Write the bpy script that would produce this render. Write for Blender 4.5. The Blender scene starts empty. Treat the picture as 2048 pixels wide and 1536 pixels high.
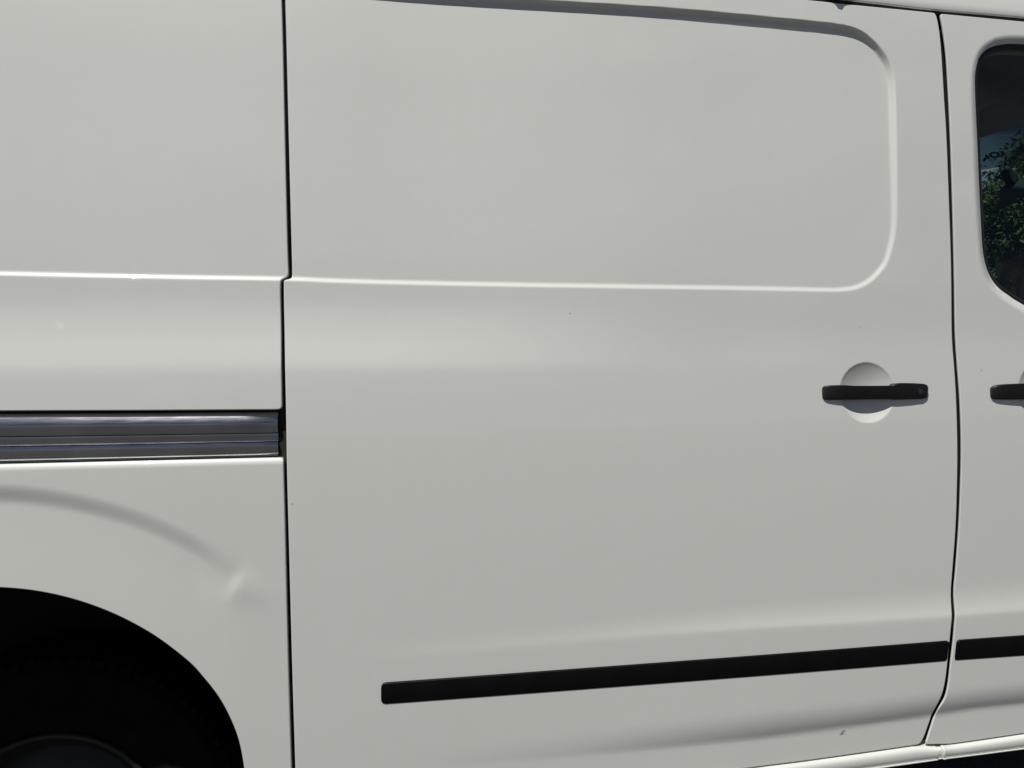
import bpy, math, random
import numpy as np
from mathutils import Matrix, Vector
from mathutils.geometry import delaunay_2d_cdt

random.seed(7)
rng = np.random.default_rng(7)
scene = bpy.context.scene
COL = scene.collection

# ------------------------------------------------------------------ camera
CAM_LOC = (-0.2383, -1.5215, 1.27)
CAM_ROWS = [[0.98792, 0.009745, -0.154657], [-0.154334, -0.028019, -0.987621], [-0.013957, 0.99956, -0.026177]]
CAM_LENS = 27.0703
cam = bpy.data.cameras.new('camera')
cam.lens = CAM_LENS
cam.sensor_width = 36
cam.clip_start = 0.02
cam.clip_end = 2000
cam_ob = bpy.data.objects.new('camera', cam)
COL.objects.link(cam_ob)
m4 = Matrix([CAM_ROWS[0] + [CAM_LOC[0]], CAM_ROWS[1] + [CAM_LOC[1]], CAM_ROWS[2] + [CAM_LOC[2]], [0, 0, 0, 1]])
cam_ob.matrix_world = m4
scene.camera = cam_ob

# ------------------------------------------------------------------ sky, sun, exposure
SUN_EL, SUN_AZ = math.radians(60), math.radians(38)       # azimuth measured from the wall's normal towards the rear of the van
SUN_DIR = Vector((-math.cos(SUN_EL) * math.sin(SUN_AZ), -math.cos(SUN_EL) * math.cos(SUN_AZ), math.sin(SUN_EL)))
world = bpy.data.worlds.new('World')
scene.world = world
world.use_nodes = True
wn, wl = world.node_tree.nodes, world.node_tree.links
wn.clear()
w_out = wn.new('ShaderNodeOutputWorld')
w_bg = wn.new('ShaderNodeBackground')
w_sky = wn.new('ShaderNodeTexSky')
w_sky.sky_type = 'NISHITA'
w_sky.sun_disc = False
w_sky.sun_elevation = SUN_EL
w_sky.sun_rotation = math.atan2(SUN_DIR.x, SUN_DIR.y)
w_sky.air_density = 0.32
w_sky.dust_density = 0.4
w_sky.ozone_density = 1.0
w_bg.inputs['Strength'].default_value = 0.05
# thin drifting cloud, the same all round the sky
w_tc = wn.new('ShaderNodeTexCoord')
w_map = wn.new('ShaderNodeMapping'); w_map.inputs['Scale'].default_value = (1.0, 1.0, 2.6); w_map.inputs['Location'].default_value = (3.1, 1.7, 0.4)
w_noise = wn.new('ShaderNodeTexNoise'); w_noise.inputs['Scale'].default_value = 2.4; w_noise.inputs['Detail'].default_value = 9; w_noise.inputs['Roughness'].default_value = 0.58
w_rng = wn.new('ShaderNodeMapRange'); w_rng.inputs['From Min'].default_value = 0.50; w_rng.inputs['From Max'].default_value = 0.72; w_rng.inputs['To Max'].default_value = 0.7
w_mix = wn.new('ShaderNodeMix'); w_mix.data_type = 'RGBA'
w_mix.inputs['B'].default_value = (13.0, 13.2, 13.4, 1)
wl.new(w_tc.outputs['Generated'], w_map.inputs['Vector']); wl.new(w_map.outputs['Vector'], w_noise.inputs['Vector'])
wl.new(w_noise.outputs['Fac'], w_rng.inputs['Value']); wl.new(w_rng.outputs['Result'], w_mix.inputs['Factor'])
wl.new(w_sky.outputs['Color'], w_mix.inputs['A'])
wl.new(w_mix.outputs['Result'], w_bg.inputs['Color'])
wl.new(w_bg.outputs['Background'], w_out.inputs['Surface'])
sun = bpy.data.lights.new('sun', 'SUN')
sun.energy = 5.0
sun.angle = math.radians(0.53)
sun.color = (1.0, 0.97, 0.91)
sun_ob = bpy.data.objects.new('sun', sun)
sun_ob.rotation_euler = SUN_DIR.to_track_quat('Z', 'Y').to_euler()
sun_ob.location = (-3, -6, 8)
COL.objects.link(sun_ob)
scene.view_settings.view_transform = 'Standard'
scene.view_settings.look = 'None'
scene.view_settings.exposure = -0.26
scene.view_settings.gamma = 1.0
scene.view_settings.use_curve_mapping = False

# ------------------------------------------------------------------ materials
def material(name, base, rough=0.5, metal=0.0, spec=0.5, coat=0.0, coat_rough=0.03):
    m = bpy.data.materials.new(name)
    m.use_nodes = True
    b = m.node_tree.nodes['Principled BSDF']
    b.inputs['Base Color'].default_value = (*base, 1)
    b.inputs['Roughness'].default_value = rough
    b.inputs['Metallic'].default_value = metal
    b.inputs['Specular IOR Level'].default_value = spec
    b.inputs['Coat Weight'].default_value = coat
    b.inputs['Coat Roughness'].default_value = coat_rough
    return m, m.node_tree.nodes, m.node_tree.links, b

def noise_node(nodes, links, scale, detail=4, coords='Object', vec_scale=None):
    tc = nodes.new('ShaderNodeTexCoord')
    n = nodes.new('ShaderNodeTexNoise')
    n.inputs['Scale'].default_value = scale
    n.inputs['Detail'].default_value = detail
    src = tc.outputs[coords]
    if vec_scale:
        mp = nodes.new('ShaderNodeMapping')
        mp.inputs['Scale'].default_value = vec_scale
        links.new(src, mp.inputs['Vector'])
        src = mp.outputs['Vector']
    links.new(src, n.inputs['Vector'])
    return n

def ramp(nodes, links, src, stops):
    r = nodes.new('ShaderNodeValToRGB')
    r.color_ramp.elements[0].position, r.color_ramp.elements[0].color = stops[0][0], (*stops[0][1], 1)
    r.color_ramp.elements[1].position, r.color_ramp.elements[1].color = stops[-1][0], (*stops[-1][1], 1)
    for p, c in stops[1:-1]:
        e = r.color_ramp.elements.new(p)
        e.color = (*c, 1)
    links.new(src, r.inputs['Fac'])
    return r

def bump(nodes, links, src, strength, dist, target):
    b = nodes.new('ShaderNodeBump')
    b.inputs['Strength'].default_value = strength
    b.inputs['Distance'].default_value = dist
    links.new(src, b.inputs['Height'])
    links.new(b.outputs['Normal'], target)
    return b

def make_paint(marks):
    m, n, l, b = material('white_car_paint', (0.74, 0.745, 0.715), 0.42, 0, 0.35, 1.0, 0.02)
    b.inputs['Coat IOR'].default_value = 1.7
    # road film: slow, faint variation of the white
    n1 = noise_node(n, l, 2.2, 5)
    r1 = ramp(n, l, n1.outputs['Fac'], [(0.3, (0.726, 0.738, 0.703)), (0.7, (0.738, 0.750, 0.717))])
    n2 = noise_node(n, l, 34, 6)
    r2 = ramp(n, l, n2.outputs['Fac'], [(0.35, (0.992, 0.992, 0.99)), (0.65, (1, 1, 1))])
    mx = n.new('ShaderNodeMix'); mx.data_type = 'RGBA'; mx.blend_type = 'MULTIPLY'; mx.inputs['Factor'].default_value = 1
    l.new(r1.outputs['Color'], mx.inputs['A']); l.new(r2.outputs['Color'], mx.inputs['B'])
    color = mx.outputs['Result']
    # small scuffs and chips, and sparkles painted on as bright spots, at fixed places
    tc = n.new('ShaderNodeTexCoord')
    for (x, z, rx, rz, ang, col, thr, sc) in marks:
        mp = n.new('ShaderNodeMapping'); mp.vector_type = 'TEXTURE'
        mp.inputs['Location'].default_value = (x, 0, z)
        mp.inputs['Rotation'].default_value = (0, ang, 0)
        mp.inputs['Scale'].default_value = (rx, 1000, rz)
        l.new(tc.outputs['Object'], mp.inputs['Vector'])
        ln = n.new('ShaderNodeVectorMath'); ln.operation = 'LENGTH'
        l.new(mp.outputs['Vector'], ln.inputs[0])
        fall = n.new('ShaderNodeMapRange'); fall.inputs['From Min'].default_value = 1.0; fall.inputs['From Max'].default_value = 0.35
        l.new(ln.outputs['Value'], fall.inputs['Value'])
        ns = n.new('ShaderNodeTexNoise'); ns.inputs['Scale'].default_value = sc; ns.inputs['Detail'].default_value = 3
        l.new(tc.outputs['Object'], ns.inputs['Vector'])
        th = n.new('ShaderNodeMapRange'); th.inputs['From Min'].default_value = thr; th.inputs['From Max'].default_value = thr + 0.08
        l.new(ns.outputs['Fac'], th.inputs['Value'])
        mu = n.new('ShaderNodeMath'); mu.operation = 'MULTIPLY'
        l.new(fall.outputs['Result'], mu.inputs[0]); l.new(th.outputs['Result'], mu.inputs[1])
        mk = n.new('ShaderNodeMix'); mk.data_type = 'RGBA'
        l.new(mu.outputs['Value'], mk.inputs['Factor']); l.new(color, mk.inputs['A']); mk.inputs['B'].default_value = (*col, 1)
        color = mk.outputs['Result']
    l.new(color, b.inputs['Base Color'])
    # faint orange peel in the clear coat
    n3 = noise_node(n, l, 260, 2)
    bump(n, l, n3.outputs['Fac'], 0.02, 0.0004, b.inputs['Coat Normal'])
    return m

def make_plastic(name, base, rough, grain=900, strength=0.25):
    m, n, l, b = material(name, base, rough)
    g = noise_node(n, l, grain, 3)
    bump(n, l, g.outputs['Fac'], strength, 0.0003, b.inputs['Normal'])
    d = noise_node(n, l, 14, 5)
    r = ramp(n, l, d.outputs['Fac'], [(0.3, tuple(c * 0.8 for c in base)), (0.75, tuple(min(1, c * 1.4 + 0.001) for c in base))])
    l.new(r.outputs['Color'], b.inputs['Base Color'])
    return m

def make_steel():
    m, n, l, b = material('polished_rail_steel', (0.42, 0.43, 0.46), 0.16, 1.0)
    g = noise_node(n, l, 60, 6, vec_scale=(0.4, 3, 6))
    r = ramp(n, l, g.outputs['Fac'], [(0.3, (0.17,) * 3), (0.7, (0.23,) * 3)])
    l.new(r.outputs['Color'], b.inputs['Roughness'])
    d = noise_node(n, l, 9, 5)
    rc = ramp(n, l, d.outputs['Fac'], [(0.35, (0.42, 0.43, 0.46)), (0.7, (0.56, 0.575, 0.61))])
    l.new(rc.outputs['Color'], b.inputs['Base Color'])
    return m

def make_glass(name, tint, gloss=True):
    m = bpy.data.materials.new(name); m.use_nodes = True
    n, l = m.node_tree.nodes, m.node_tree.links
    n.clear()
    o = n.new('ShaderNodeOutputMaterial'); t = n.new('ShaderNodeBsdfTransparent'); g = n.new('ShaderNodeBsdfGlossy')
    t.inputs['Color'].default_value = (*tint, 1); g.inputs['Roughness'].default_value = 0.0
    g.inputs['Color'].default_value = (1, 1, 1, 1)
    f = n.new('ShaderNodeFresnel'); f.inputs['IOR'].default_value = 1.45
    ge = n.new('ShaderNodeNewGeometry')
    inv = n.new('ShaderNodeMath'); inv.operation = 'SUBTRACT'; inv.inputs[0].default_value = 1.0
    l.new(ge.outputs['Backfacing'], inv.inputs[1])
    mu = n.new('ShaderNodeMath'); mu.operation = 'MULTIPLY'      # reflect on the outer face only: both faces of a thin pane share one reflection
    l.new(f.outputs['Fac'], mu.inputs[0]); l.new(inv.outputs['Value'], mu.inputs[1])
    mx = n.new('ShaderNodeMixShader')
    l.new(mu.outputs['Value'], mx.inputs['Fac']); l.new(t.outputs['BSDF'], mx.inputs[1]); l.new(g.outputs['BSDF'], mx.inputs[2])
    l.new(mx.outputs['Shader'], o.inputs['Surface'])
    return m

def make_asphalt():
    m, n, l, b = material('asphalt', (0.05, 0.049, 0.047), 0.85)
    a = noise_node(n, l, 180, 6); c = noise_node(n, l, 0.8, 4)
    r = ramp(n, l, a.outputs['Fac'], [(0.3, (0.030, 0.029, 0.028)), (0.55, (0.055, 0.053, 0.050)), (0.72, (0.10, 0.097, 0.09))])
    r2 = ramp(n, l, c.outputs['Fac'], [(0.3, (0.8, 0.8, 0.8)), (0.7, (1.1, 1.09, 1.06))])
    mx = n.new('ShaderNodeMix'); mx.data_type = 'RGBA'; mx.blend_type = 'MULTIPLY'; mx.inputs['Factor'].default_value = 1
    l.new(r.outputs['Color'], mx.inputs['A']); l.new(r2.outputs['Color'], mx.inputs['B'])
    l.new(mx.outputs['Result'], b.inputs['Base Color'])
    bump(n, l, a.outputs['Fac'], 0.6, 0.004, b.inputs['Normal'])
    return m

def make_leaf(name, c0, c1):
    m, n, l, b = material(name, c0, 0.55)
    a = noise_node(n, l, 1.7, 3); a2 = noise_node(n, l, 9, 2)
    r = ramp(n, l, a2.outputs['Fac'], [(0.3, c0), (0.7, c1)])
    l.new(r.outputs['Color'], b.inputs['Base Color'])
    b.inputs['Specular IOR Level'].default_value = 0.15
    return m

def make_bark():
    m, n, l, b = material('bark', (0.13, 0.1, 0.075), 0.9)
    a = noise_node(n, l, 7, 6, vec_scale=(1, 1, 0.35))
    r = ramp(n, l, a.outputs['Fac'], [(0.35, (0.035, 0.027, 0.02)), (0.65, (0.2, 0.155, 0.11))])
    l.new(r.outputs['Color'], b.inputs['Base Color'])
    bump(n, l, a.outputs['Fac'], 0.8, 0.05, b.inputs['Normal'])
    return m

# ------------------------------------------------------------------ measured lines of the bodywork: (x along the van, z up), metres
CURVES = {
 'quarter_right': [(-0.4705, 2.4547), (-0.4608, 2.264), (-0.4508, 2.091), (-0.4441, 1.8306), (-0.4384, 1.5988), (-0.4366, 1.5441), (-0.4371, 1.5303), (-0.4423, 1.5248), (-0.449, 1.5203), (-0.4509, 1.5133), (-0.4509, 1.4798), (-0.4482, 1.3809), (-0.4461, 1.2726)],
 'quarter_right_low': [(-0.4441, 1.1675), (-0.4416, 1.0455), (-0.4382, 0.8074), (-0.4341, 0.5812), (-0.4325, 0.4807)],
 'slot_top': [(-1.5106, 1.2773), (-0.9459, 1.2706), (-0.6857, 1.2676), (-0.4683, 1.2658), (-0.4498, 1.266)],
 'slot_bottom': [(-1.5076, 1.1787), (-0.9448, 1.1735), (-0.6854, 1.1738), (-0.5053, 1.1742), (-0.4501, 1.1743)],
 'arch': [(-0.5191, 0.479), (-0.5186, 0.5509), (-0.5213, 0.5883), (-0.5298, 0.6394), (-0.5447, 0.6832), (-0.5655, 0.7253), (-0.5935, 0.7653), (-0.6209, 0.7975), (-0.676, 0.845), (-0.7307, 0.8809), (-0.7849, 0.9081), (-0.8387, 0.9281), (-0.892, 0.9416), (-0.9448, 0.949), (-0.9951, 0.9513), (-1.0698, 0.9439), (-1.1598, 0.9177), (-1.2405, 0.8704), (-1.3045, 0.8106), (-1.3525, 0.7364), (-1.3812, 0.6507), (-1.3909, 0.5548)],
 'door_left': [(-0.4625, 2.4555), (-0.4529, 2.2646), (-0.4439, 2.0915), (-0.4369, 1.8308), (-0.4308, 1.5989), (-0.4295, 1.5343), (-0.4319, 1.5234), (-0.4433, 1.5188), (-0.4447, 1.5094), (-0.4442, 1.46), (-0.4417, 1.3809), (-0.4391, 1.2841), (-0.4373, 1.1406), (-0.4346, 0.9977), (-0.4304, 0.7496), (-0.4271, 0.5807), (-0.426, 0.4802)],
 'door_right': [(0.9929, 2.1465), (0.9979, 2.1175), (0.9999, 2.0642), (0.9987, 1.9435), (0.999, 1.8742), (0.9972, 1.727), (0.9958, 1.5816), (0.9923, 1.4375), (0.9918, 1.3875), (0.9931, 1.3374), (0.9941, 1.2655), (0.9928, 1.1565), (0.9889, 1.0676), (0.9833, 0.9801), (0.9744, 0.8928), (0.9699, 0.8493), (0.9677, 0.8045), (0.9637, 0.7683), (0.9591, 0.7315), (0.9539, 0.6904), (0.9486, 0.6547), (0.9407, 0.6251), (0.9267, 0.5911), (0.9195, 0.5668), (0.8992, 0.5176)],
 'front_left': [(1.0044, 2.145), (1.0085, 2.1064), (1.0117, 2.0473), (1.0106, 1.9441), (1.0086, 1.8253), (1.0059, 1.6787), (1.0031, 1.5336), (1.0012, 1.4376), (1.0011, 1.3874), (1.0022, 1.3252), (1.004, 1.2532), (1.003, 1.1562), (0.9981, 1.0673), (0.9918, 0.9797), (0.9829, 0.8924), (0.9778, 0.8489), (0.9761, 0.8041), (0.9729, 0.7721), (0.9694, 0.7395), (0.9622, 0.6898), (0.9568, 0.6498), (0.9488, 0.6166), (0.9368, 0.5922), (0.9294, 0.5711), (0.9081, 0.5136)],
 'door_top': [(-0.4535, 2.2118), (-0.1088, 2.1971), (0.2616, 2.1699), (0.6675, 2.1534), (0.7892, 2.1499), (0.9848, 2.1465)],
 'front_top': [(1.0102, 2.1455), (1.2233, 2.143), (1.4308, 2.138), (1.7488, 2.1321)],
 'roof_edge': [(-1.7457, 2.2594), (-0.9813, 2.2424), (-0.4536, 2.2294), (-0.1084, 2.2139), (0.2622, 2.1824), (0.7838, 2.1595), (0.9815, 2.1528), (1.2243, 2.1525), (1.7511, 2.1477), (2.7236, 2.1538)],
 'door_bottom': [(-0.4268, 0.488), (-0.0331, 0.4937), (0.4975, 0.5), (0.611, 0.503), (0.8941, 0.5148)],
 'front_bottom': [(0.9136, 0.5098), (0.9675, 0.5095), (1.1543, 0.5169), (1.7767, 0.538)],
 'sill_bottom': [(-0.512, 0.4611), (-0.0333, 0.4676), (0.4974, 0.4689), (0.7834, 0.475), (0.9515, 0.4805), (1.1543, 0.4848), (1.7767, 0.5021)],
 'rim': [(-1.8896, 2.1339), (-1.2391, 2.1378), (-0.453, 2.1381), (-0.2739, 2.1309), (0.1522, 2.1185), (0.656, 2.1068), (0.7036, 2.1056), (0.7432, 2.1037), (0.7672, 2.1014), (0.79, 2.0966), (0.8137, 2.0861), (0.8391, 2.0656), (0.8556, 2.0463), (0.8661, 2.0296), (0.8733, 2.0103), (0.8777, 1.984), (0.8786, 1.9518), (0.8775, 1.9117), (0.8727, 1.7868), (0.8696, 1.7083), (0.8654, 1.6536), (0.8575, 1.6145), (0.8431, 1.5733), (0.8315, 1.5555), (0.8177, 1.5409), (0.8028, 1.5276), (0.7844, 1.5164), (0.765, 1.5085), (0.7466, 1.5044), (0.7222, 1.5021), (0.6962, 1.5015), (0.5825, 1.5023), (0.2942, 1.5041), (-0.0186, 1.5077), (-0.3175, 1.5125), (-0.4376, 1.5159), (-0.6928, 1.5181), (-0.9585, 1.5216), (-1.2949, 1.5264), (-1.8427, 1.5359)],
 'arc': [(-1.5058, 0.9702), (-1.3978, 1.0351), (-1.2721, 1.092), (-1.1517, 1.1281), (-1.0284, 1.1417), (-0.9446, 1.1395), (-0.8595, 1.1289), (-0.7732, 1.108), (-0.6855, 1.0765), (-0.5967, 1.0305), (-0.5247, 0.9796)],
 'arc_end': [(-0.5138, 0.9773), (-0.5341, 0.9394), (-0.5508, 0.8941)],
 'l0': [(-0.4528, 0.8177), (-0.1294, 0.8261), (0.0761, 0.8292), (0.2905, 0.8383), (0.5148, 0.8496), (0.7501, 0.8558), (0.9669, 0.8604), (1.1533, 0.8671), (1.7754, 0.8868)],
 'l1': [(-0.4532, 0.7749), (-0.1298, 0.7841), (0.0754, 0.7886), (0.2891, 0.7931), (0.5121, 0.7945), (0.7458, 0.7922), (0.961, 0.7923), (1.1461, 0.7956), (1.7635, 0.8062)],
 'm0': [(-0.4553, 0.5839), (-0.1315, 0.6021), (0.0737, 0.6081), (0.2874, 0.6162), (0.5104, 0.6243), (0.7441, 0.6278), (0.9277, 0.6356), (1.1444, 0.6412), (1.7616, 0.6585)],
 'm1': [(-0.4558, 0.5455), (-0.1808, 0.5575), (-0.0426, 0.5587), (0.0738, 0.5578), (0.2889, 0.5572), (0.5146, 0.5582), (0.7503, 0.5664), (0.9172, 0.5744), (1.0294, 0.5809), (1.1541, 0.5817), (1.7762, 0.6003)],
 'rows': [(0.0067, 2.5808), (-0.0061, 2.1155), (-0.0133, 1.7923), (-0.0182, 1.5308), (-0.0186, 1.5072), (-0.019, 1.4816), (-0.0199, 1.4407), (-0.0215, 1.3895), (-0.0227, 1.3569), (-0.0233, 1.3337), (-0.0244, 1.2787), (-0.026, 1.1791), (-0.0286, 0.9808), (-0.0302, 0.8323), (-0.0313, 0.7335), (-0.0327, 0.5478), (-0.0338, 0.383)],
 'fade_sh': [(-0.2599, 1.3802), (0.4547, 1.3775)],
 'dish': [(0.7784, 1.2845), (0.7123, 1.2852)],
 'front_dish': [(1.2284, 1.2795), (1.1505, 1.2803)],
 'handle': [(0.6715, 1.2857), (0.922, 1.2829)],
 'front_handle': [(1.079, 1.2822), (1.3533, 1.2792)],
 'moulding': [(-0.264, 0.734), (-0.2644, 0.6918), (0.9519, 0.6976), (0.9566, 0.742)],
 'front_moulding': [(0.9762, 0.7418), (0.9703, 0.6974), (1.6461, 0.6927), (1.6523, 0.7402)],
 'glass_rim': [(1.2199, 2.111), (1.1529, 2.1037), (1.1297, 2.0947), (1.1088, 2.0813), (1.093, 2.0646), (1.0806, 2.0423), (1.0696, 2.0038), (1.0653, 1.9565), (1.0621, 1.8773), (1.06, 1.7291), (1.0627, 1.6077), (1.0655, 1.5762), (1.072, 1.5492), (1.08, 1.529), (1.092, 1.5111), (1.1094, 1.4955), (1.1295, 1.4822), (1.1765, 1.4577), (1.3082, 1.3988), (1.5086, 1.3405), (1.6499, 1.3339), (1.6465, 1.4943), (1.5848, 1.8526), (1.5315, 2.0333), (1.4815, 2.0919), (1.4271, 2.1066)],
 'glass_seal': [(1.2179, 2.0918), (1.163, 2.0863), (1.1414, 2.0799), (1.1221, 2.0702), (1.1079, 2.0573), (1.0974, 2.0411), (1.0882, 2.0097), (1.0856, 1.9694), (1.0851, 1.9284), (1.0836, 1.7792), (1.083, 1.632), (1.0847, 1.6037), (1.0881, 1.5811), (1.093, 1.5631), (1.1012, 1.5463), (1.1121, 1.5306), (1.1268, 1.5155), (1.1495, 1.5005), (1.1774, 1.4843), (1.3095, 1.4218), (1.4973, 1.3698), (1.6168, 1.3637), (1.6148, 1.494), (1.5556, 1.8452), (1.5037, 2.013), (1.458, 2.0716), (1.4111, 2.0893)],
 'scuff': [(0.7095, 0.5556)],
 'chip': [(0.7674, 1.4279), (-0.4275, 1.085), (0.1244, 1.454), (1.0603, 1.3304)],
 'sparkle': [(0.3841, 1.2536), (-0.851, 1.4302), (-0.6172, 1.4478), (1.0727, 1.2578)],
 'cloud': [(-0.8969, 1.9025)],
 'gutter_shadow': [(0.7583, 2.1446)],
}
CAB = {
 'header': [(1.7453, 0.8388, 2.1622), (1.7553, 0.7872, 2.1542), (1.7613, 0.7247, 2.1494), (1.7784, 0.6458, 2.1359), (1.8152, 0.4966, 2.1067)],
 'band': [(1.8379, 0.9536, 2.0886), (1.8506, 0.8952, 2.0785), (1.8633, 0.8154, 2.0684), (1.8728, 0.7517, 2.0609), (1.9015, 0.5853, 2.0381)],
 'ring': [(1.8177, 0.8134, 2.1047), (1.8246, 0.7957, 2.0992), (1.8089, 0.803, 2.1117)],
 'bar_l': [(1.8061, 0.844, 2.1139), (1.8071, 0.836, 2.1131), (1.8228, 0.839, 2.1006), (1.8241, 0.8519, 2.0995)],
 'bar_r': [(1.8141, 0.7866, 2.1075), (1.8145, 0.7751, 2.1072), (1.8309, 0.7779, 2.0942), (1.8297, 0.7917, 2.0951)],
 'stalk': [(1.8659, 0.8251, 2.0663), (1.8722, 0.8083, 2.0613), (1.9083, 0.8128, 2.0327), (1.9028, 0.8457, 2.037)],
 'head': [(1.9088, 0.8681, 2.0322), (1.9047, 0.8523, 2.0355), (1.9062, 0.8364, 2.0343), (1.9261, 0.7863, 2.0185), (1.9437, 0.7602, 2.0045), (1.9562, 0.7657, 1.9945), (1.957, 0.7996, 1.9939), (1.9493, 0.8376, 2.0), (1.9603, 0.8718, 1.9913), (1.9676, 0.8956, 1.9855), (1.9634, 0.9086, 1.9889), (1.9612, 0.9288, 1.9906), (1.9515, 0.9313, 1.9983), (1.9384, 0.9047, 2.0087), (1.9281, 0.8838, 2.0169)],
 'loop': [(1.9515, 0.9313, 1.9983), (1.9542, 0.923, 1.9961)],
 'cord': [(1.9506, 0.9007, 1.999), (2.0178, 0.9757, 1.9456)],
 'tree_trunk': (8.359, 8.07, 3.027),
 'tree_crown': (8.699, 7.547, 3.891),
 'far_crown': (11.505, 11.903, 3.695),
}

def curve(name):
    return np.array(CURVES[name], float)

def smooth(t):
    t = np.clip(t, 0, 1)
    return t * t * (3 - 2 * t)

def line_at(name, x):
    c = curve(name)
    o = np.argsort(c[:, 0])
    return np.interp(x, c[o, 0], c[o, 1])

def catmull(pts, n=8, closed=False):
    p = np.array(pts, float)
    if closed:
        q = np.vstack([p[-1], p, p[0], p[1]])
    else:
        q = np.vstack([2 * p[0] - p[1], p, 2 * p[-1] - p[-2]])
    out = []
    for i in range(1, len(q) - 2):
        a, b, c, d = q[i - 1], q[i], q[i + 1], q[i + 2]
        for k in range(n):
            t = k / n
            out.append(0.5 * (2 * b + (c - a) * t + (2 * a - 5 * b + 4 * c - d) * t * t + (3 * b - a - 3 * c + d) * t ** 3))
    if not closed:
        out.append(p[-1])
    return np.array(out)

# slope of the side (degrees the surface leans back) from roof to sill, at the rear and at the front
TILT_REAR = [7.0, 4.8, 2.8, 2.0, 1.6, 2.4, 7.6, 11.0, 10.6, 3.6, 1.9, 0.4, -1.0, -1.4, -1.8, -2.6, -3.2]
TILT_FRONT = [7.0, 4.2, 1.6, 0.6, 0.2, 0.0, 0.2, 1.6, 2.4, 2.0, 1.2, 0.2, -1.0, -1.3, -1.6, -2.0, -2.6]
XS = np.arange(-3.0, 3.4, 0.02)
ZS = np.arange(0.0, 2.7, 0.002)

def build_table():
    rows = curve('rows')[:, 1][::-1]
    rear = np.interp(ZS, rows, TILT_REAR[::-1])
    front = np.interp(ZS, rows, TILT_FRONT[::-1])
    fx = curve('fade_sh')[:, 0]
    f = 1 - smooth((XS - fx[0]) / (fx[1] - fx[0]))
    T = front[None] + f[:, None] * (rear - front)[None]
    l0, l1, m0, m1 = [line_at(k, XS)[:, None] for k in ('l0', 'l1', 'm0', 'm1')]
    A = np.interp(XS, [-0.35, 0.08, 0.5, 0.95, 1.4], [0, 5.0, 10.5, 12.5, 13.0])[:, None]
    B = np.interp(XS, [-0.25, 0.1, 0.3, 0.55, 1.0, 1.5], [0, -6, -13, -20, -24, -25])[:, None]
    Z = ZS[None]
    s = np.clip((l0 - Z) / (l0 - l1), 0, 1) ** 1.25 * smooth((Z - l1 + 0.004) / 0.010)
    T = T + A * s
    s = np.clip((m0 - Z) / (m0 - m1), 0, 1) ** 1.15 * smooth((Z - m1 + 0.005) / 0.014)
    T = T + B * s
    k = np.array([1, 2, 3, 4, 3, 2, 1.0]); k /= k.sum()
    T = np.apply_along_axis(lambda r: np.convolve(np.pad(r, 3, mode='edge'), k, mode='valid'), 1, T)
    S = -np.tan(np.radians(T))
    D = np.concatenate([np.zeros((len(XS), 1)), np.cumsum((S[:, 1:] + S[:, :-1]) / 2 * 0.002, axis=1)], axis=1)
    iref = int(round(curve('rows')[11, 1] / 0.002))
    D = D - D[:, iref:iref + 1]
    D = D - 0.010 * (XS[:, None] - 0.2) ** 2
    return D

TABLE = build_table()

def base_depth(x, z):
    u = np.clip((x - XS[0]) / 0.02, 0, len(XS) - 1.001)
    v = np.clip((z - ZS[0]) / 0.002, 0, len(ZS) - 1.001)
    i, j = u.astype(int), v.astype(int)
    a, b = u - i, v - j
    return (TABLE[i, j] * (1 - a) * (1 - b) + TABLE[i + 1, j] * a * (1 - b) + TABLE[i, j + 1] * (1 - a) * b + TABLE[i + 1, j + 1] * a * b)

def seg_dist(x, z, pts, closed=False):
    p = np.array(pts, float)
    a = p if closed else p[:-1]
    b = np.roll(p, -1, 0) if closed else p[1:]
    d = b - a
    L = (d ** 2).sum(1) + 1e-18
    out = np.full(len(x), 1e9)
    for s in range(0, len(x), 20000):
        X, Z = x[s:s + 20000, None], z[s:s + 20000, None]
        t = np.clip(((X - a[:, 0]) * d[:, 0] + (Z - a[:, 1]) * d[:, 1]) / L, 0, 1)
        out[s:s + 20000] = np.sqrt(((X - a[:, 0] - t * d[:, 0]) ** 2 + (Z - a[:, 1] - t * d[:, 1]) ** 2).min(1))
    return out

def inside(x, z, poly):
    p = np.array(poly, float)
    q = np.roll(p, -1, 0)
    c = np.zeros(len(x), bool)
    for s in range(0, len(x), 20000):
        X, Z = x[s:s + 20000, None], z[s:s + 20000, None]
        cond = (p[:, 1] > Z) != (q[:, 1] > Z)
        with np.errstate(divide='ignore', invalid='ignore'):
            xi = (q[:, 0] - p[:, 0]) * (Z - p[:, 1]) / (q[:, 1] - p[:, 1]) + p[:, 0]
        c[s:s + 20000] = ((cond & (X < xi)).sum(1) % 2) == 1
    return c

def near_map(pts, margin, closed=False, cell=0.008):
    q = resample(pts, cell * 0.5, closed)
    lo = q.min(0) - margin - 2 * cell
    n = np.ceil((q.max(0) + margin + 2 * cell - lo) / cell).astype(int) + 1
    g = np.zeros(n, bool)
    k = int(math.ceil(margin / cell)) + 1
    ij = ((q - lo) / cell).astype(int)
    for a in range(-k, k + 1):
        for b in range(-k, k + 1):
            g[np.clip(ij[:, 0] + a, 0, n[0] - 1), np.clip(ij[:, 1] + b, 0, n[1] - 1)] = True
    return g, lo, cell

def is_near(nm, x, z):
    g, lo, cell = nm
    i = np.floor((x - lo[0]) / cell).astype(int); j = np.floor((z - lo[1]) / cell).astype(int)
    ok = (i >= 0) & (j >= 0) & (i < g.shape[0]) & (j < g.shape[1])
    r = np.zeros(len(x), bool)
    r[ok] = g[i[ok], j[ok]]
    return r

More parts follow.
